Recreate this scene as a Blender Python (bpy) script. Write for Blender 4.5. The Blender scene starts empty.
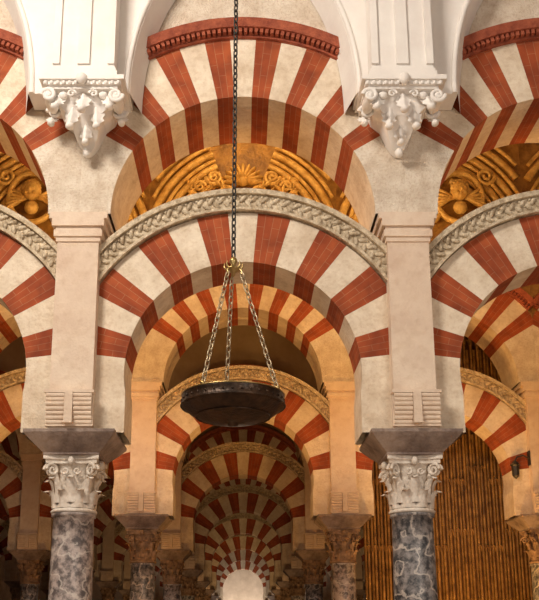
import bpy, math, random
from mathutils import Vector, Matrix
random.seed(4)
D=bpy.data; SC=bpy.context.scene; COL=SC.collection
try:
    SC.view_settings.view_transform='Standard'; SC.view_settings.look='None'
except Exception: pass
sin,cos,pi,rad=math.sin,math.cos,math.pi,math.radians

# ---------------------------------------------------------------- materials
def mat(name,c1,c2,scale=4.0,rough=.8,bump=.2,bscale=30,metal=0.0,spread=(.35,.65),detail=6,stain=0.0,vein=0.0):
    m=D.materials.new(name); m.use_nodes=True; nt=m.node_tree; N=nt.nodes; L=nt.links
    b=N['Principled BSDF']; b.inputs['Roughness'].default_value=rough; b.inputs['Metallic'].default_value=metal
    tc=N.new('ShaderNodeTexCoord')
    n=N.new('ShaderNodeTexNoise'); n.inputs['Scale'].default_value=scale; n.inputs['Detail'].default_value=detail; n.inputs['Roughness'].default_value=.65
    L.new(tc.outputs['Object'],n.inputs['Vector'])
    r=N.new('ShaderNodeValToRGB'); r.color_ramp.elements[0].position=spread[0]; r.color_ramp.elements[1].position=spread[1]
    r.color_ramp.elements[0].color=(*c1,1); r.color_ramp.elements[1].color=(*c2,1)
    L.new(n.outputs['Fac'],r.inputs['Fac']); out=r.outputs['Color']
    if stain:
        n3=N.new('ShaderNodeTexNoise'); n3.inputs['Scale'].default_value=scale*7; n3.inputs['Detail'].default_value=8
        L.new(tc.outputs['Object'],n3.inputs['Vector'])
        r3=N.new('ShaderNodeValToRGB'); r3.color_ramp.elements[0].position=.36; r3.color_ramp.elements[1].position=.5
        r3.color_ramp.elements[0].color=(.72,.60,.48,1); r3.color_ramp.elements[1].color=(1,1,1,1)
        mx=N.new('ShaderNodeMixRGB'); mx.blend_type='MULTIPLY'; mx.inputs['Fac'].default_value=stain
        L.new(n3.outputs['Fac'],r3.inputs['Fac']); L.new(out,mx.inputs['Color1']); L.new(r3.outputs['Color'],mx.inputs['Color2']); out=mx.outputs['Color']
    if vein:
        wv=N.new('ShaderNodeTexWave'); wv.inputs['Scale'].default_value=1.6; wv.inputs['Distortion'].default_value=16; wv.inputs['Detail'].default_value=6; wv.inputs['Detail Scale'].default_value=2.2
        mp=N.new('ShaderNodeMapping'); mp.inputs['Rotation'].default_value=(.5,.6,.2)
        L.new(tc.outputs['Object'],mp.inputs['Vector']); L.new(mp.outputs['Vector'],wv.inputs['Vector'])
        rv=N.new('ShaderNodeValToRGB'); rv.color_ramp.elements[0].position=.86; rv.color_ramp.elements[1].position=.99
        rv.color_ramp.elements[0].color=(0,0,0,1); rv.color_ramp.elements[1].color=(vein,vein,vein,1)
        mv=N.new('ShaderNodeMixRGB'); mv.inputs['Color2'].default_value=(.74,.68,.62,1)
        L.new(wv.outputs['Fac'],rv.inputs['Fac']); L.new(rv.outputs['Color'],mv.inputs['Fac']); L.new(out,mv.inputs['Color1']); out=mv.outputs['Color']
    L.new(out,b.inputs['Base Color'])
    n2=N.new('ShaderNodeTexNoise'); n2.inputs['Scale'].default_value=bscale; n2.inputs['Detail'].default_value=5
    L.new(tc.outputs['Object'],n2.inputs['Vector'])
    bp=N.new('ShaderNodeBump'); bp.inputs['Strength'].default_value=bump; bp.inputs['Distance'].default_value=.03
    L.new(n2.outputs['Fac'],bp.inputs['Height']); L.new(bp.outputs['Normal'],b.inputs['Normal'])
    return m
def brickmat(name,c1,c2,mortar):
    m=D.materials.new(name); m.use_nodes=True; nt=m.node_tree; N=nt.nodes; L=nt.links
    b=N['Principled BSDF']; b.inputs['Roughness'].default_value=.85
    tc=N.new('ShaderNodeTexCoord')
    br=N.new('ShaderNodeTexBrick'); br.inputs['Scale'].default_value=1
    br.inputs['Brick Width'].default_value=.27; br.inputs['Row Height'].default_value=.07
    br.inputs['Mortar Size'].default_value=.0026; br.inputs['Mortar Smooth'].default_value=.3
    br.inputs['Color1'].default_value=(*c1,1); br.inputs['Color2'].default_value=(*c2,1); br.inputs['Mortar'].default_value=(*mortar,1)
    L.new(tc.outputs['UV'],br.inputs['Vector'])
    n=N.new('ShaderNodeTexNoise'); n.inputs['Scale'].default_value=5; n.inputs['Detail'].default_value=8
    L.new(tc.outputs['Object'],n.inputs['Vector'])
    hs=N.new('ShaderNodeMixRGB'); hs.blend_type='MULTIPLY'; hs.inputs['Fac'].default_value=.8
    r=N.new('ShaderNodeValToRGB'); r.color_ramp.elements[0].position=.3; r.color_ramp.elements[1].position=.7
    r.color_ramp.elements[0].color=(.5,.46,.46,1); r.color_ramp.elements[1].color=(1.15,1.18,1.1,1)
    L.new(n.outputs['Fac'],r.inputs['Fac']); L.new(br.outputs['Color'],hs.inputs['Color1']); L.new(r.outputs['Color'],hs.inputs['Color2'])
    L.new(hs.outputs['Color'],b.inputs['Base Color'])
    bp=N.new('ShaderNodeBump'); bp.inputs['Strength'].default_value=.25; bp.inputs['Distance'].default_value=.02
    L.new(n.outputs['Fac'],bp.inputs['Height']); L.new(bp.outputs['Normal'],b.inputs['Normal'])
    return m
M={}
M['cream']=mat('cream_stone_voussoir',(.66,.53,.39),(.88,.77,.62),3.5,.85,.4,45,stain=.3)
M['red']=brickmat('red_brick_voussoir',(.36,.066,.018),(.43,.094,.028),(.44,.19,.10))
M['pier']=mat('pinkish_pier_stone',(.70,.54,.42),(.84,.70,.56),1.6,.85,.3,40,stain=.22)
M['spandrel']=mat('rough_cream_plaster',(.66,.54,.42),(.86,.77,.65),5,.9,.7,60,stain=.4)
M['white']=mat('white_limewash',(.80,.75,.71),(.88,.85,.81),2,.8,.08,30)
M['carved']=mat('carved_limestone',(.40,.30,.19),(.82,.70,.52),14,.85,.7,50)
M['dentil']=mat('red_brick_cornice',(.24,.05,.025),(.44,.115,.055),9,.85,.5,40)
M['impost']=mat('weathered_grey_impost',(.18,.13,.11),(.40,.31,.26),4,.8,.4,35,stain=.4)
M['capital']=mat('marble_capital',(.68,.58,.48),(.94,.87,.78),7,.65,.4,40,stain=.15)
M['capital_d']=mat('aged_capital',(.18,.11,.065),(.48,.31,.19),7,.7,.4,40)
M['marble']=mat('grey_veined_marble',(.14,.12,.12),(.56,.48,.45),12,.35,.1,60,0,(.42,.58),14,stain=.4,vein=.7)
M['marble_r']=mat('blue_grey_marble',(.065,.07,.08),(.38,.36,.36),14,.35,.1,60,0,(.41,.60),14,stain=.4,vein=.75)
M['gold']=mat('gilded_stucco',(.42,.23,.05),(.80,.54,.19),6,.42,.6,25,.15)
M['goldbg']=mat('gilded_stucco_ground',(.15,.065,.012),(.38,.20,.045),4,.5,.6,16,.1)
M['goldd']=mat('gilded_carved_wood',(.15,.07,.018),(.42,.23,.065),7,.5,.4,25,.1)
M['wood']=mat('dark_carved_wood',(.05,.02,.008),(.14,.06,.02),6,.5,.3,25)
M['bronze']=mat('dark_bronze',(.022,.012,.007),(.085,.045,.024),8,.38,.25,30,.5)
M['brass']=mat('aged_brass',(.40,.28,.10),(.62,.47,.22),10,.35,.1,40,.9)
M['iron']=mat('chain_iron',(.02,.017,.014),(.06,.05,.042),20,.5,.1,40,.3)
M['steel']=mat('chain_aged_brass',(.34,.26,.16),(.66,.55,.38),20,.4,.1,40,.6)
M['floor']=mat('marble_floor',(.34,.24,.17),(.48,.36,.26),2,.35,.1,30)
M['ceil']=mat('ceiling_plaster',(.50,.38,.25),(.62,.50,.36),2,.9,.1,20)
M['farwall']=mat('far_wall_stone',(.26,.15,.08),(.40,.26,.15),2,.9,.1,20)
M['farlight']=mat('far_wall_limewash',(.55,.46,.37),(.72,.62,.52),2,.9,.1,20)

# ---------------------------------------------------------------- mesh builder
class MB:
    def __init__(s): s.v=[];s.f=[];s.m=[];s.uv=[];s.names=[];s.sm=[]
    def mi(s,k):
        if k not in s.names: s.names.append(k)
        return s.names.index(k)
    def poly(s,pts,k,uv=None,smooth=False):
        b=len(s.v); s.v+= [tuple(p) for p in pts]; s.f.append(tuple(range(b,b+len(pts)))); s.m.append(s.mi(k)); s.sm.append(smooth)
        s.uv+= uv if uv else [(p[0]*.7+p[1]*.3,p[2]) for p in pts]
    def grid(s,P,k,smooth=True,cu=False,cv=False):
        b=len(s.v); n=len(P); m=len(P[0])
        for r in P: s.v+=[tuple(p) for p in r]
        for i in range(n if cu else n-1):
            for j in range(m if cv else m-1):
                i2=(i+1)%n;j2=(j+1)%m
                s.f.append((b+i*m+j,b+i*m+j2,b+i2*m+j2,b+i2*m+j)); s.m.append(s.mi(k)); s.sm.append(smooth); s.uv+=[(0,0)]*4
    def box(s,x0,x1,y0,y1,z0,z1,k): s.frus(x0,x1,y0,y1,z0,x0,x1,y0,y1,z1,k)
    def frus(s,x0,x1,y0,y1,z0,X0,X1,Y0,Y1,z1,k):
        a=[(x0,y0,z0),(x1,y0,z0),(x1,y1,z0),(x0,y1,z0)]; c=[(X0,Y0,z1),(X1,Y0,z1),(X1,Y1,z1),(X0,Y1,z1)]
        s.poly(a[::-1],k); s.poly(c,k)
        for i in range(4):
            j=(i+1)%4; s.poly([a[i],a[j],c[j],c[i]],k)
    def lathe(s,prof,k,n=24,c=(0,0,0),smooth=True):
        s.grid([[(c[0]+r*cos(2*pi*i/n),c[1]+r*sin(2*pi*i/n),c[2]+z) for i in range(n)] for r,z in prof],k,smooth,False,True)
    def tube(s,path,r,k,n=6,closed=False,smooth=True):
        P=[Vector(p) for p in path]; N=len(P); rows=[]
        for i,p in enumerate(P):
            a=P[(i-1)%N] if (closed or i>0) else p; b=P[(i+1)%N] if (closed or i<N-1) else p
            t=(b-a).normalized(); up=Vector((0,1,0)) if abs(t.y)<.9 else Vector((0,0,1))
            u=t.cross(up).normalized(); w=t.cross(u)
            rr=r[i] if isinstance(r,(list,tuple)) else r
            rows.append([p+u*rr*cos(2*pi*j/n)+w*rr*sin(2*pi*j/n) for j in range(n)])
        s.grid(rows,k,smooth,closed,True)
        if not closed:
            s.poly(rows[0],k); s.poly(rows[-1][::-1],k)
    def ball(s,c,r,k,n=8,m=6,rot=None):
        rx,ry,rz=r if isinstance(r,(tuple,list)) else (r,r,r)
        rows=[]
        for i in range(m+1):
            ph=pi*i/m; row=[]
            for j in range(n):
                p=Vector((rx*sin(ph)*cos(2*pi*j/n),ry*sin(ph)*sin(2*pi*j/n),rz*cos(ph)))
                if rot is not None: p=rot@p
                row.append(p+Vector(c))
            rows.append(row)
        s.grid(rows,k,True,False,True)
    def mesh(s,name):
        me=D.meshes.new(name); me.from_pydata(s.v,[],s.f)
        for k in s.names: me.materials.append(M[k])
        me.polygons.foreach_set('material_index',s.m); me.polygons.foreach_set('use_smooth',s.sm)
        uv=me.uv_layers.new(name='UVMap'); uv.data.foreach_set('uv',[c for t in s.uv for c in t])
        me.validate(); me.update(); return me
def obj(name,me,loc=(0,0,0),parent=None,rotz=0):
    if isinstance(me,MB): me=me.mesh(name)
    o=D.objects.new(name,me); COL.objects.link(o); o.location=loc; o.rotation_euler=(0,0,rotz)
    if parent: o.parent=parent
    return o
def empty(name,loc=(0,0,0)):
    e=D.objects.new(name,None); COL.objects.link(e); e.location=loc; e.empty_display_size=.2; return e

# ---------------------------------------------------------------- dimensions
HB=1.68; BAY=2*HB; YA=8.3; S=5.9; NARC=8
ZC0,ZC1=2.76,3.32      # capital
ZI=3.54                # impost top
# ------------------------------------------------------- lower horseshoe arch
def ringpt(r,a,zc,y): return (r*sin(a),y,zc+r*cos(a))
def arch_lower():
    b=MB(); zc=4.16; ri=1.19; ro=1.74; y0,y1=-.275,.275; st=11.0; xm=1.67
    bounds=[]
    for k in range(-8,9):
        bounds.append(((k-.5)*st,k))
    bounds.append((8.5*st,None))
    jit=[b0[0]+(random.uniform(-.7,.7)) for b0 in bounds]
    def out(a): 
        s_=abs(sin(a)); return min(ro,xm/s_) if s_>1e-4 else ro
    def seg(a0,a1,k,nst=4):
        for i in range(nst):
            A=rad(a0+(a1-a0)*i/nst);B=rad(a0+(a1-a0)*(i+1)/nst); ta=.28*i/nst; tb=.28*(i+1)/nst
            oa,ob=out(A),out(B)
            for y,fl in((y0,1),(y1,0)):
                P=[ringpt(ri,A,zc,y),ringpt(ri,B,zc,y),ringpt(ob,B,zc,y),ringpt(oa,A,zc,y)]
                U=[(0,ta),(0,tb),(ob-ri,tb),(oa-ri,ta)]
                if not fl: P=P[::-1];U=U[::-1]
                b.poly(P,k,U)
            b.poly([ringpt(ri,A,zc,y0),ringpt(ri,A,zc,y1),ringpt(ri,B,zc,y1),ringpt(ri,B,zc,y0)],k,[(0,ta),(.55,ta),(.55,tb),(0,tb)],True)
            b.poly([ringpt(oa,A,zc,y0),ringpt(ob,B,zc,y0),ringpt(ob,B,zc,y1),ringpt(oa,A,zc,y1)],k)
    for i,(a,k) in enumerate(bounds[:-1]):
        seg(jit[i],jit[i+1],'red' if k%2 else 'cream')
    for sg in(-1,1):
        ae=jit[-1] if sg>0 else jit[0]
        seg(*( (ae,sg*100) if sg>0 else (-100,ae)),'cream',2)
        a=rad(100); xi=ri*sin(a); zz=zc+ri*cos(a); zo=zc+out(a)*cos(a)
        X0,X1=sg*xi,sg*out(a)*sin(a)
        for y in(y0,y1):
            b.poly([(X0,y,ZI),(X1,y,ZI),(X1,y,zo),(X0,y,zz)],'cream')
        b.poly([(X0,y0,ZI),(X0,y1,ZI),(X0,y1,zz),(X0,y0,zz)],'cream')
    # carved hood mould
    def band(r0,r1,ya,yb,k,amax):
        n=48; A=[rad(-amax+2*amax*i/n) for i in range(n+1)]
        rows=[]
        for a in A:
            rows.append([ringpt(r0,a,zc,yb),ringpt(r0,a,zc,ya),ringpt(r1,a,zc,ya),ringpt(r1,a,zc,yb)])
        b.grid(rows,k,False,False,True)
    am=57
    band(1.745,1.97,-.31,.31,'carved',am)
    band(1.925,1.98,-.36,.33,'carved',am)
    band(1.745,1.775,-.345,.33,'carved',am)
    n=66
    for i in range(n+1):
        a=rad(-am+2*am*i/n); c=ringpt(1.85+.03*(1 if i%2 else -1),a,zc,-.315)
        R=Matrix.Rotation(a+(.7 if i%2 else -.7),3,'Y')
        b.ball(c,(.028,.03,.055),'carved',6,4,R)
        if i<n:
            a2=rad(-am+2*am*(i+.5)/n); b.ball(ringpt(1.90,a2,zc,-.32),(.018,.02,.018),'carved',5,4)
    return b.mesh('horseshoe_arch')
# ------------------------------------------------------- upper arch with wall
def arch_upper(ztop,spk):
    b=MB(); zc=5.81; ri=1.36; ro=2.06; y0,y1=-.43,.43; st=7.75; xm=HB
    def out(a):
        s_=abs(sin(a)); return min(ro,xm/s_) if s_>1e-4 else ro
    bl=[-90,-82,-74,-66]+[ (k-.5)*st for k in range(-7,9)]+[66,74,82,90]
    ks=['spandrel']*4+[('red' if k%2 else 'cream') for k in range(-7,8)]+['spandrel']*4
    for i in range(len(bl)-1):
        k=ks[i]; nst=3
        for q in range(nst):
            A=rad(bl[i]+(bl[i+1]-bl[i])*q/nst);B=rad(bl[i]+(bl[i+1]-bl[i])*(q+1)/nst); ta=.21*q/nst; tb=.21*(q+1)/nst
            oa,ob=out(A),out(B)
            for y,fl in((y0,1),(y1,0)):
                P=[ringpt(ri,A,zc,y),ringpt(ri,B,zc,y),ringpt(ob,B,zc,y),ringpt(oa,A,zc,y)]
                U=[(0,ta),(0,tb),(ob-ri,tb),(oa-ri,ta)]
                if not fl: P=P[::-1];U=U[::-1]
                b.poly(P,k,U)
                pa=ringpt(oa,A,zc,y);pb=ringpt(ob,B,zc,y)
                if abs(pa[0]-pb[0])>1e-5:
                    P=[pa,pb,(pb[0],y,ztop),(pa[0],y,ztop)]
                    b.poly(P if fl else P[::-1],spk)
            kk='cream' if k=='spandrel' else k
            b.poly([ringpt(ri,A,zc,y0),ringpt(ri,A,zc,y1),ringpt(ri,B,zc,y1),ringpt(ri,B,zc,y0)],kk,[(0,ta),(.86,ta),(.86,tb),(0,tb)],True)
    am=51; n=60
    rows=[]; rows2=[]
    for i in range(n+1):
        a=rad(-am+2*am*i/n)
        rows.append([ringpt(2.13,a,zc,-.42),ringpt(2.13,a,zc,-.55),ringpt(2.22,a,zc,-.58),ringpt(2.25,a,zc,-.42)])
        rows2.append([ringpt(2.06,a,zc,-.42),ringpt(2.06,a,zc,-.47),ringpt(2.14,a,zc,-.47),ringpt(2.14,a,zc,-.42)])
    b.grid(rows,'dentil',False,False,True); b.grid(rows2,'dentil',False,False,True)
    n=66
    for i in range(n):
        a0=rad(-am+2*am*(i+.2)/n);a1=rad(-am+2*am*(i+.8)/n)
        F=[ringpt(r,a,zc,-.53) for r,a in((2.08,a0),(2.08,a1),(2.15,a1),(2.15,a0))]
        G=[(p[0],-.46,p[2]) for p in F]
        b.poly(F,'dentil')
        for j in range(4):
            j2=(j+1)%4; b.poly([F[j],G[j],G[j2],F[j2]],'dentil')
    return b.mesh('striped_upper_arch')
# ------------------------------------------------------- pier
def pier():
    b=MB(); hx,hy=.21,.42
    b.box(-hx,hx,-hy,hy,ZI,5.5,'pier')
    for (e,z0,z1) in((.015,5.50,5.55),(.035,5.55,5.62),(.02,5.62,5.66),(.055,5.66,5.74),(.085,5.74,5.81)):
        b.box(-hx-e,hx+e,-hy-min(e,.05),hy+min(e,.05),z0,z1,'pier')
    for sg in(-1,1):
        b.box(-.23,.23,*sorted((sg*.40,sg*.455)),3.56,3.90,'pier')
        for i in range(7):
            z=3.60+i*.043; yy=sg*(.445+.012*i if i<5 else .49)
            for (xa,xb) in((-.22,-.045),(.045,.22)):
                b.tube([(xa,yy,z),(xb,yy,z)],.024,'pier',8)
        b.box(-.04,.04,*sorted((sg*.44,sg*.52)),3.58,3.90,'pier')
        b.box(-.24,.24,*sorted((sg*.40,sg*.50)),3.885,3.915,'pier')
    return b.mesh('masonry_pier')
# ------------------------------------------------------- column pieces
def leaf(b,ang,z0,h,r0,w,curl,k):
    rows=[]; n=9
    for i in range(n+1):
        s=i/n
        r=r0+.010+.035*s*s+curl*max(0,(s-.6)/.4)**1.6
        z=z0+h*(s if s<.85 else .85+.15*(1-((s-.85)/.15)*1.3)*1.0*(s-.85)/.15)
        wd=w*(1-.35*s)*(1+.16*sin(s*pi*7))*(1 if s<.8 else max(.25,1-(s-.8)*3))
        row=[]
        for q in(-1,-.5,0,.5,1):
            rr=r+.026*(1-abs(q))- .012*abs(q); t=q*wd
            row.append((rr*cos(ang)-t*sin(ang),rr*sin(ang)+t*cos(ang),z))
        rows.append(row)
    b.grid(rows,k,True)
def spiral(b,c,u,w,r0,turn,k,tr=.018,flip=1,n=22):
    c=Vector(c);u=Vector(u);w=Vector(w);P=[];R=[]
    for i in range(n+1):
        s=i/n; a=flip*turn*2*pi*s; r=r0*(1-.85*s); P.append(c+u*r*cos(a)+w*r*sin(a)); R.append(tr*(1-.4*s))
    b.tube(P,R,k,6)
def capital(k):
    b=MB(); z0=ZC0;H=ZC1-ZC0
    b.lathe([(.195,z0),(.225,z0+.01),(.23,z0+.03),(.215,z0+.045),(.185,z0+.05),(.18,z0+.25),(.19,z0+.38),(.22,z0+.47),(.24,z0+.48)],k,24)
    for i in range(8): leaf(b,2*pi*(i+.5)/8,z0+.05,.20,.188,.074,.055,k)
    for i in range(8): leaf(b,2*pi*i/8,z0+.10,.29,.188,.07,.058,k)
    for i in range(4):
        a=pi/4+i*pi/2; d=Vector((cos(a),sin(a),0)); t=Vector((-sin(a),cos(a),0)); up=Vector((0,0,1))
        for sg in(-1,1):
            spiral(b,d*.285+t*.022*sg+up*(z0+.415),d,up,.068,1.6,k,.019,1)
        b.tube([d*.20+up*(z0+.25),d*.23+up*(z0+.36),d*.28+up*(z0+.475)],[.03,.03,.022],k,6)
        a=i*pi/2; d=Vector((cos(a),sin(a),0)); t=Vector((-sin(a),cos(a),0))
        for sg in(-1,1):
            spiral(b,d*.236+t*.058*sg+up*(z0+.405),t*sg,up,.038,1.3,k,.013,-1)
        b.ball(d*.255+up*(z0+.50),(.035,.035,.045),k,8,6)
    def ab(za,zb,e):
        pts=[]
        for i in range(4):
            a=i*pi/2; d=Vector((cos(a),sin(a),0)); t=Vector((-sin(a),cos(a),0))
            for q in(-1,-.85,-.5,0,.5,.85):
                dd=.205+e+.055*abs(q)**2
                pts.append(d*dd+t*q*(.262+e) if abs(q)<1 else d*(.25+e)+t*q*(.25+e))
        lo=[(p.x,p.y,za) for p in pts]; hi=[(p.x,p.y,zb) for p in pts]
        b.poly(lo[::-1],k); b.poly(hi,k)
        for i in range(len(pts)):
            j=(i+1)%len(pts); b.poly([lo[i],lo[j],hi[j],hi[i]],k)
    ab(z0+.48,z0+.52,0); ab(z0+.52,z0+.56,.02)
    return b.mesh('capital')
def shaft(k):
    b=MB(); P=[(.235,.30),(.235,.34),(.222,.36)]
    for i in range(9):
        s=i/8; P.append((.222-.022*s**1.5,.36+(ZC0-.36-.03)*s))
    P+= [(.22,ZC0-.025),(.22,ZC0)]
    b.lathe(P,k,32); return b.mesh('shaft')
def base():
    b=MB(); b.box(-.32,.32,-.32,.32,0,.12,'capital')
    b.lathe([(.31,.12),(.33,.15),(.31,.19),(.26,.20),(.25,.23),(.28,.25),(.28,.28),(.24,.30),(.2,.30)],'capital',28)
    return b.mesh('base')
def impost():
    b=MB(); a=.275;c=.44
    b.box(-a,a,-a,a,ZC1,ZC1+.02,'impost')
    prev=(a,ZC1+.02)
    for i in range(1,6):
        s=i/5; h=a+(c-a)*(.75*s+.25*(1-(1-s)**1.5)); z=ZC1+.02+.17*s
        b.frus(-prev[0],prev[0],-prev[0],prev[0],prev[1],-h,h,-h,h,z,'impost'); prev=(h,z)
    b.box(-c,c,-c,c,prev[1],ZI,'impost')
    return b.mesh('impost_block')

ML=arch_lower(); MU_A=arch_upper(9.8,'spandrel'); MU_B=arch_upper(10.9,'goldbg'); MU_C=arch_upper(10.9,'ceil')
MP=pier(); CAP=capital('capital'); CAPD=capital('capital_d'); SH=shaft('marble'); SHR=shaft('marble_r'); BA=base(); IM=impost()
for r in range(NARC):
    y=YA+S*r; nb=1 if r==0 else 2 if r<3 else 3
    if r>5: nb=1
    for i in range(-nb,nb+1):
        obj('horseshoe_arch',ML,(BAY*i,y,0))
        obj('striped_upper_arch',MU_A if r==0 else MU_B if r==1 else MU_C,(BAY*i,y,0))
    for i in range(-nb-1,nb+1):
        x=HB+BAY*i
        obj('masonry_pier',MP,(x,y,0))
        e=empty('marble_column',(x,y,0))
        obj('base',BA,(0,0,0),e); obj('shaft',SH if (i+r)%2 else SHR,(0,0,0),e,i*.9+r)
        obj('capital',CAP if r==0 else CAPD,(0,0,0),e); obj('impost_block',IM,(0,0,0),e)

# ------------------------------------------------------- white vault ribs on front arcade
def vault_rib():
    b=MB(); ya,yb=-.72,-.44; zt=9.8; a_,b_=1.16,1.95; zc=7.0; n=36
    E=[(a_*cos(pi*i/n),zc+b_*sin(pi*i/n)) for i in range(n+1)]
    for i in range(n):
        p,q=E[i],E[i+1]
        b.poly([(q[0],ya,q[1]),(p[0],ya,p[1]),(p[0],ya,zt),(q[0],ya,zt)],'white')
        b.poly([(p[0],ya,p[1]),(q[0],ya,q[1]),(q[0]*.92,yb,q[1]-.05),(p[0]*.92,yb,p[1]-.05)],'white',None,True)
    for sg in(-1,1):
        x0,x1=sorted((sg*a_,sg*HB)); b.box(x0,x1,ya,yb,zc,zt,'white')
    b.tube([(x*1.03,ya-.005,zc+(z-zc)*1.02) for x,z in E],.03,'white',6)
    return b.mesh('vault_wall_rib')
VR=vault_rib()
for i in(-1,0,1): obj('vault_wall_rib',VR,(BAY*i,YA,0))
def pilaster():
    b=MB(); b.box(-.31,.31,-.93,-.725,7.02,9.795,'white')
    b.box(-.34,.34,-.95,-.725,7.02,7.10,'white')
    b.box(-.325,.325,-.94,-.725,7.10,7.14,'white')
    for x0,x1 in((-.31,-.24),(.24,.31),(-.06,.06)): b.box(x0,x1,-.955,-.925,7.18,9.795,'white')
    b.box(-.31,.31,-.955,-.925,8.0,8.08,'white')
    return b.mesh('shaft')
def ucap():
    b=MB(); k='white'
    b.box(-.42,.42,-1.0,-.44,6.97,7.02,k); b.box(-.385,.385,-.97,-.44,6.93,6.97,k); b.box(-.35,.35,-.94,-.44,6.90,6.93,k)
    for i in range(13):
        b.ball((-.36+.06*i,-.975,6.945),(.022,.02,.024),k,6,5)
    rows=[(.30,6.90,-.86),(.26,6.80,-.82),(.17,6.72,-.78),(.14,6.64,-.70),(.11,6.56,-.62),(.06,6.48,-.54),(.02,6.44,-.48)]
    for (h,z,y),(h2,z2,y2) in zip(rows[:-1],rows[1:]):
        b.frus(-h2,h2,y2,-.44,z2,-h,h,y,-.44,z,k)
    def drop(x,zt,zb,y0,y1,w,lean):
        n=8; rows=[]
        for i in range(n+1):
            s=i/n; z=zt+(zb-zt)*s; y=y0+(y1-y0)*(s**1.2); wd=w*(.72+.5*sin(pi*min(1,s*1.05)))*(1+.22*sin(s*pi*6)); 
            if s>.85: wd*=.7
            row=[]
            for q in(-1,-.6,-.2,0,.2,.6,1):
                row.append((x+lean*s+q*wd,y-.05*(1-abs(q)**1.5)+.02*(1 if abs(q)==.6 else 0),z+.03*abs(q)))
            rows.append(row)
        b.grid(rows,k,True)
        b.ball((x+lean,y1-.02,zb+.01),(w*.75,.05,.035),k,8,6)
    for sg in(-1,1):
        for yy in(-.94,-.66):
            spiral(b,(sg*.335,yy,6.83),(sg,0,0),(0,0,1),.075,1.7,k,.024,-1 if sg>0 else 1)
        b.ball((sg*.335,-.80,6.83),(.062,.17,.062),k,10,6)
        drop(sg*.24,6.86,6.70,-.84,-.90,.06,sg*.03)
        drop(sg*.115,6.80,6.55,-.76,-.80,.06,sg*.02)
        b.ball((sg*.20,-.88,6.865),(.05,.04,.04),k,8,6)
        drop(sg*.36,6.78,6.68,-.60,-.66,.05,0)
        spiral(b,(sg*.11,-.92,6.86),(-sg,0,0),(0,0,1),.045,1.3,k,.014,1)
    drop(0,6.88,6.66,-.84,-.92,.06,0)
    drop(0,6.68,6.46,-.66,-.66,.055,0)
    b.ball((0,-1.0,6.975),(.06,.05,.06),k,8,6)
    b.ball((0,-.56,6.42),(.045,.05,.05),k,8,6)
    return b.mesh('capital')
PL=pilaster(); UC=ucap()
for x in(-4.95,-1.6,1.6,4.95):
    e=empty('corbelled_pilaster',(x,YA,0)); obj('shaft',PL,(0,0,0),e); obj('capital',UC,(0,0,0),e)

# ------------------------------------------------------- gilded stucco reliefs on second arcade wall
YW=YA+S-.43
def gilded(b):
    zc=8.35
    for j,R in enumerate((1.18,1.30,1.46,1.56,1.72,1.84,2.02,2.16)):
        n=30; P=[]
        for i in range(n+1):
            a=rad(-72+144*i/n); x=R*sin(a)*.98; z=zc+R*cos(a)*1.02+.16*(1-abs(a)/1.2)
            if abs(x)<=1.64 and (abs(a)>rad(18) or j in(6,7)): P.append((x,-.03-.07*(j%2),z))
        L=[p for p in P if p[0]<0]; Rr=[p for p in P if p[0]>=0]
        for Q in (L,Rr):
            if len(Q)>2: b.tube(Q,.035 if j%2 else .075,'gold',8)
gm=MB(); gilded(gm); gme=gm.mesh('gilded_vault_ribbing')
for i in(-2,-1,0,1,2): obj('gilded_vault_ribbing',gme,(BAY*i,YW,0))
b=MB(); zs=9.52
for i in range(11):
    A=rad(-90+18*i); R=Matrix.Rotation(A,3,'Y'); c=(.21*sin(A),-.09,zs+.21*cos(A)); b.ball(c,(.04,.11,.18),'gold',8,8,R)
b.ball((0,-.14,zs),(.1,.1,.08),'gold',10,8)
for sg in(-1,1):
    spiral(b,(sg*.52,-.11,zs+.10),(sg,0,0),(0,0,1),.15,1.8,'gold',.045,-1 if sg>0 else -1)
    spiral(b,(sg*.30,-.11,zs-.20),(-sg,0,0),(0,0,1),.13,1.6,'gold',.045,1)
    spiral(b,(sg*.78,-.11,zs-.08),(-sg,0,0),(0,0,1),.11,1.6,'gold',.035,1)
    for q in range(7):
        R=Matrix.Rotation(sg*(.2+.7*q),3,'Y'); b.ball((sg*(.36+.09*q),-.12,zs-.06-.04*q+.1*sin(q*2.3)),(.035,.06,.10),'gold',7,6,R)
for i in range(60):
    x=random.uniform(-1.0,1.0); z=zs-.36+random.uniform(-.16,.6)-abs(x)*.15
    if abs(x)<.28 and z>zs-.1: continue
    b.ball((x,-.07,z),(.025,.07,.07),'gold',6,5,Matrix.Rotation(random.uniform(0,pi),3,'Y'))
obj('gilded_shell_relief',b,(0,YW,0))
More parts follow.
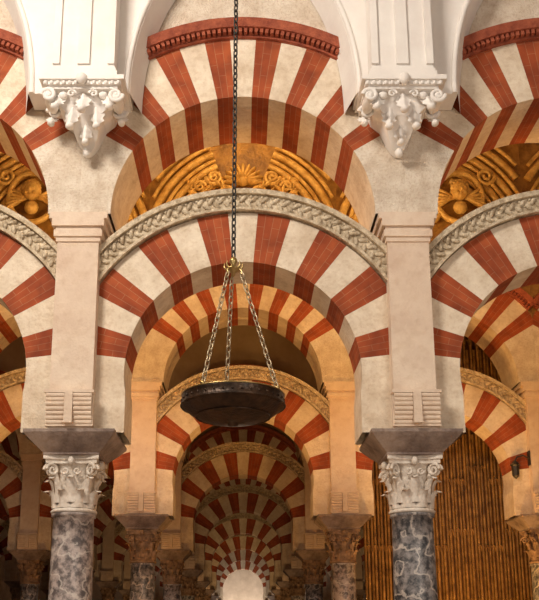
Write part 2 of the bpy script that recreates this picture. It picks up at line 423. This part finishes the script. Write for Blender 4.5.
def cherub():
    b=MB(); k='gold'
    P=[(.42*cos(2*pi*i/24),-.05,.48*sin(2*pi*i/24)) for i in range(24)]; b.tube(P,.055,k,8,True)
    b.ball((0,-.14,.08),(.15,.14,.18),k,14,10); b.ball((0,-.28,.05),(.02,.03,.035),k,6,5)
    for sg in(-1,1):
        b.ball((sg*.06,-.255,.10),(.025,.02,.016),k,6,4); b.ball((sg*.07,-.24,.0),(.045,.04,.04),k,7,5); b.ball((sg*.15,-.12,.07),(.02,.03,.04),k,6,5)
        for q in range(5):
            R=Matrix.Rotation(sg*(1.0+.28*q),3,'Y'); b.ball((sg*(.24+.02*q),-.07,-.06-.05*q+.12),(.04,.06,.19),k,7,6,R)
        spiral(b,(sg*.52,-.05,-.35),(sg,0,0),(0,0,1),.2,1.6,k,.045,1); spiral(b,(sg*.5,-.05,.42),(sg,0,0),(0,0,1),.17,1.6,k,.04,-1)
    b.ball((0,-.255,-.03),(.03,.015,.01),k,6,4)
    for i in range(9):
        a=pi*i/8; b.ball((.13*cos(a),-.15,.13+.13*sin(a)),.045,k,7,5)
    b.ball((0,-.1,-.22),(.13,.1,.13),k,8,6)
    return b.mesh('gilded_cherub_relief')
CH=cherub()
for x in(-3.75,3.85): obj('gilded_cherub_relief',CH,(x,YW-.10,9.2))

# ------------------------------------------------------- carved gilded choir screen
def screen(w):
    b=MB(); h=7.6
    b.box(-w/2,w/2,.0,.12,0,h,'wood')
    tiers=[(0.2,1.6),(1.75,5.6),(5.75,7.3)]
    n=int(w/.125)
    for ti,(z0,z1) in enumerate(tiers):
        b.box(-w/2,w/2,-.10,.0,z1+.0,z1+.05,'goldd'); b.box(-w/2,w/2,-.08,0,z0-.04,z0,'goldd')
        for i in range(n+1):
            x=-w/2+w*i/n
            b.tube([(x,-.05,z0),(x,-.05,z0+.06),(x,-.05,z0+.07),(x,-.05,z1-.2),(x,-.05,z1-.18),(x,-.05,z1)],[.04,.04,.026,.024,.04,.04],'goldd',7)
            if i<n:
                xc=x+w/n/2
                for zz in ([z1] if ti!=1 else [z1,4.55+.25*((i//3)%2),3.3+.3*((i//4)%2)]):
                    b.tube([(xc+(w/n/2-.02)*cos(pi*q/6),-.04,zz-.20+.12*sin(pi*q/6)) for q in range(7)],.014,'goldd',5)
                b.tube([(xc,-.01,z0+.02),(xc,-.01,z1-.28)],.03,'goldd',6)
    return b
obj('carved_choir_screen',screen(3.2),(3.86,YA+S+1.4,0))

# ------------------------------------------------------- hanging lamp
def link(b,c,t,side,L,W,r,k):
    c=Vector(c); P=[]
    for i in range(12):
        a=2*pi*i/12; ca,sa=cos(a),sin(a)
        P.append(c+t*(L/2)*(abs(ca)**.75)*(1 if ca>0 else -1)+side*(W/2)*sa)
    b.tube(P,r,k,5,True)
def chain(b,p,q,L,W,r,k):
    p=Vector(p);q=Vector(q); t=(q-p).normalized(); n=max(1,round((q-p).length/(L*.78))); 
    up=Vector((0,1,0)) if abs(t.y)<.9 else Vector((1,0,0)); u=t.cross(up).normalized(); w=t.cross(u)
    for i in range(n):
        a=pi/4+ (pi/2 if i%2 else 0); link(b,p+(q-p)*((i+.5)/n),t,u*cos(a)+w*sin(a),L,W,r,k)
CHA=(234,100,-27)
lamp=empty('hanging_bronze_lamp',(-.08,6.5,0))
b=MB(); zr=3.47
b.lathe([(.375,zr-.01),(.39,zr+.006),(.408,zr+.004)],'brass',56)
b.lathe([(.408,zr+.004),(.414,zr-.012),(.408,zr-.025),(.412,zr-.07),(.418,zr-.085),(.40,zr-.10),(.385,zr-.105),(.355,zr-.135),(.30,zr-.17),(.22,zr-.20),(.12,zr-.22),(.045,zr-.228),(.04,zr-.245),(.0,zr-.25)],'bronze',56)
b.lathe([(.375,zr-.01),(.36,zr-.08),(.28,zr-.15),(.12,zr-.19),(0,zr-.195)],'bronze',40)
for i in range(36):
    A=2*pi*i/36; b.ball((.412*cos(A),.412*sin(A),zr-.048),(.009,.009,.012),'bronze',6,4)
for rr,zz,kk in((.418,-.087,'bronze'),(.412,.0,'brass'),(.30,-.173,'bronze')):
    b.tube([(rr*cos(2*pi*i/56),rr*sin(2*pi*i/56),zr+zz) for i in range(56)],.006,kk,6,True)
obj('dish',b,(0,0,0),lamp)
b=MB(); hub=4.56
b.lathe([(0,hub-.06),(.012,hub-.05),(.02,hub-.02),(.06,hub+.0),(.065,hub+.012),(.03,hub+.025),(.018,hub+.05),(.035,hub+.075),(.03,hub+.1),(.01,hub+.12),(0,hub+.125)],'brass',16)
for i in range(8):
    A=2*pi*i/8; b.tube([(.058*cos(A),.058*sin(A),hub+.005),(.078*cos(A),.078*sin(A),hub+.03),(.072*cos(A),.072*sin(A),hub+.065)],[.010,.009,.002],'brass',6)
for a in CHA:
    A=rad(a); b.tube([(.055*cos(A),.055*sin(A),hub+.005),(.08*cos(A),.08*sin(A),hub-.02),(.075*cos(A),.075*sin(A),hub-.05)],.008,'brass',6)
obj('hub',b,(0,0,0),lamp)
b=MB()
for a in CHA:
    A=rad(a); chain(b,(.075*cos(A),.075*sin(A),hub-.04),(.39*cos(A),.39*sin(A),zr+.01),.066,.036,.006,'steel')
    b.ball((.39*cos(A),.39*sin(A),zr+.015),.022,'brass',8,6)
obj('suspension_chains',b,(0,0,0),lamp)
b=MB(); chain(b,(0,0,hub+.11),(.035,0,9.78),.075,.036,.0075,'iron'); obj('long_chain',b,(0,0,0),lamp)
b=MB(); b.lathe([(0,9.8),(.09,9.8),(.08,9.76),(.02,9.73),(0,9.73)],'iron',16,(.035,0,0)); obj('ceiling_hook',b,(0,0,0),lamp)

# wall lantern on side pier
b=MB()
b.tube([(0,0,0),(-.10,0,.05),(-.2,0,.02),(-.24,0,-.05)],.014,'iron',6); b.box(-.01,.01,-.05,.05,-.12,.12,'iron')
b.lathe([(0,-.03),(.03,-.05),(.09,-.12),(.07,-.14),(.06,-.30),(.03,-.33),(0,-.36)],'iron',8,(-.24,0,0),False)
obj('wall_lantern',b,(4.815,YA+S-.35,4.5))

# ------------------------------------------------------- room shell
def boxobj(name,x0,x1,y0,y1,z0,z1,k):
    b=MB(); b.box(x0,x1,y0,y1,z0,z1,k); return obj(name,b)
YE=YA+S*NARC-1
boxobj('floor',-13,13,-4,YE,-.2,0,'floor')
boxobj('ceiling',-13,13,YA-.43,YE,10.9,11.1,'ceil')
boxobj('ceiling_near_nave',-13,13,0,YA-.43,9.8,10.0,'ceil')
boxobj('wall_far',-13,13,YE,YE+.3,0,11,'farlight')
boxobj('wall_left',-13.3,-13,-4,YE,0,11,'farwall')
boxobj('wall_right',13,13.3,-4,YE,0,11,'farwall')

# ------------------------------------------------------- lights
def area(name,loc,target,sx,sy,e,c):
    l=D.lights.new(name,'AREA'); l.shape='RECTANGLE'; l.size=sx; l.size_y=sy; l.energy=e; l.color=c
    o=D.objects.new(name,l); COL.objects.link(o); o.location=loc
    o.rotation_euler=(Vector(target)-Vector(loc)).to_track_quat('-Z','Y').to_euler(); return o
def point(name,loc,e,c,r=.12):
    l=D.lights.new(name,'POINT'); l.energy=e; l.color=c; l.shadow_soft_size=r
    o=D.objects.new(name,l); COL.objects.link(o); o.location=loc; return o
def spot(name,loc,target,e,c,ang,r=.12):
    l=D.lights.new(name,'SPOT'); l.energy=e; l.color=c; l.shadow_soft_size=r; l.spot_size=rad(ang); l.spot_blend=.6
    o=D.objects.new(name,l); COL.objects.link(o); o.location=loc
    o.rotation_euler=(Vector(target)-Vector(loc)).to_track_quat('-Z','Y').to_euler(); return o
area('front_fill_high',(-4,1.5,9.2),(1.0,8.3,4.5),2.5,2,690,(1,.90,.78))  # added overhead fill for the front arcade; the ceiling has no opening
area('front_fill_rear',(4.5,-2.5,4.5),(0,8.3,5.0),3,2.5,235,(1,.88,.76))  # second added fill from behind the camera, no window modelled there
WARM=(1,.50,.13); WY=(1,.66,.28); W2=(1,.60,.26); W3=(1,.84,.68)
for i in(-1,0,1):
    x=BAY*i
    spot('floor_uplight',(x,YA+2.8,.3),(x,YA+S,7.6),480,WARM,50)
    spot('floor_uplight',(x,YA+S+2.0,.3),(x,YA+S+.2,8),220,WARM,80)
    spot('floor_uplight',(x,YA+S+2.4,.3),(x,YA+2*S,6.5),110,WARM,70)
    spot('floor_uplight',(x,YA-.9,.3),(x,YA+.3,7),110,(1,.72,.42),60)
for x in(-5.04,-1.68,1.68,5.04): point('hidden_warm_fill',(x,YA+.75,6.6),80,WARM,.12)  # unseen points added behind the piers to warm soffits and gilded wall
for x in(-2.55,2.55): point('hidden_warm_fill',(x,12.4,8.15),60,WY,.08)  # added points kept out of sight, raking light across the gilded relief
point('hidden_warm_fill',(0,12.2,10.6),80,WY,.08)  # extra unseen point brightening the gilded lunette, no fitting modelled
spot('screen_fill_spot',(3.4,YA+S-1.6,.3),(3.9,YA+S+1.4,4.4),430,WARM,80)  # added spot to brighten the choir screen, no fixture modelled
spot('screen_fill_spot',(3.4,YA+S+.75,.3),(3.9,YA+S+1.4,6.0),100,WARM,80)  # second added spot lifting the upper part of the screen
EN={2:70,3:95,4:130,5:240,6:520,7:1100}
for r in range(2,NARC):
    y=YA+S*r+2.4
    for x in((-3.4,0,3.4) if r<5 else (0,)):
        spot('floor_uplight',(x,y,.3),(x,y+3.4,6),EN[r],W2 if r<5 else W3,95)
point('floor_uplight',(0,YE-2,.5),160,W3,.2)
w=D.worlds.new('hall_ambience'); SC.world=w; w.use_nodes=True
w.node_tree.nodes['Background'].inputs[0].default_value=(1,.90,.80,1); w.node_tree.nodes['Background'].inputs[1].default_value=.22

# ------------------------------------------------------- camera
cam=D.cameras.new('camera'); co=D.objects.new('camera',cam); COL.objects.link(co); SC.camera=co
co.location=(0,0,1.6); co.rotation_euler=(rad(90+13),0,0)
cam.sensor_width=36; cam.lens=840/600*36; cam.shift_x=26.5/600; cam.shift_y=141/600; cam.clip_end=200
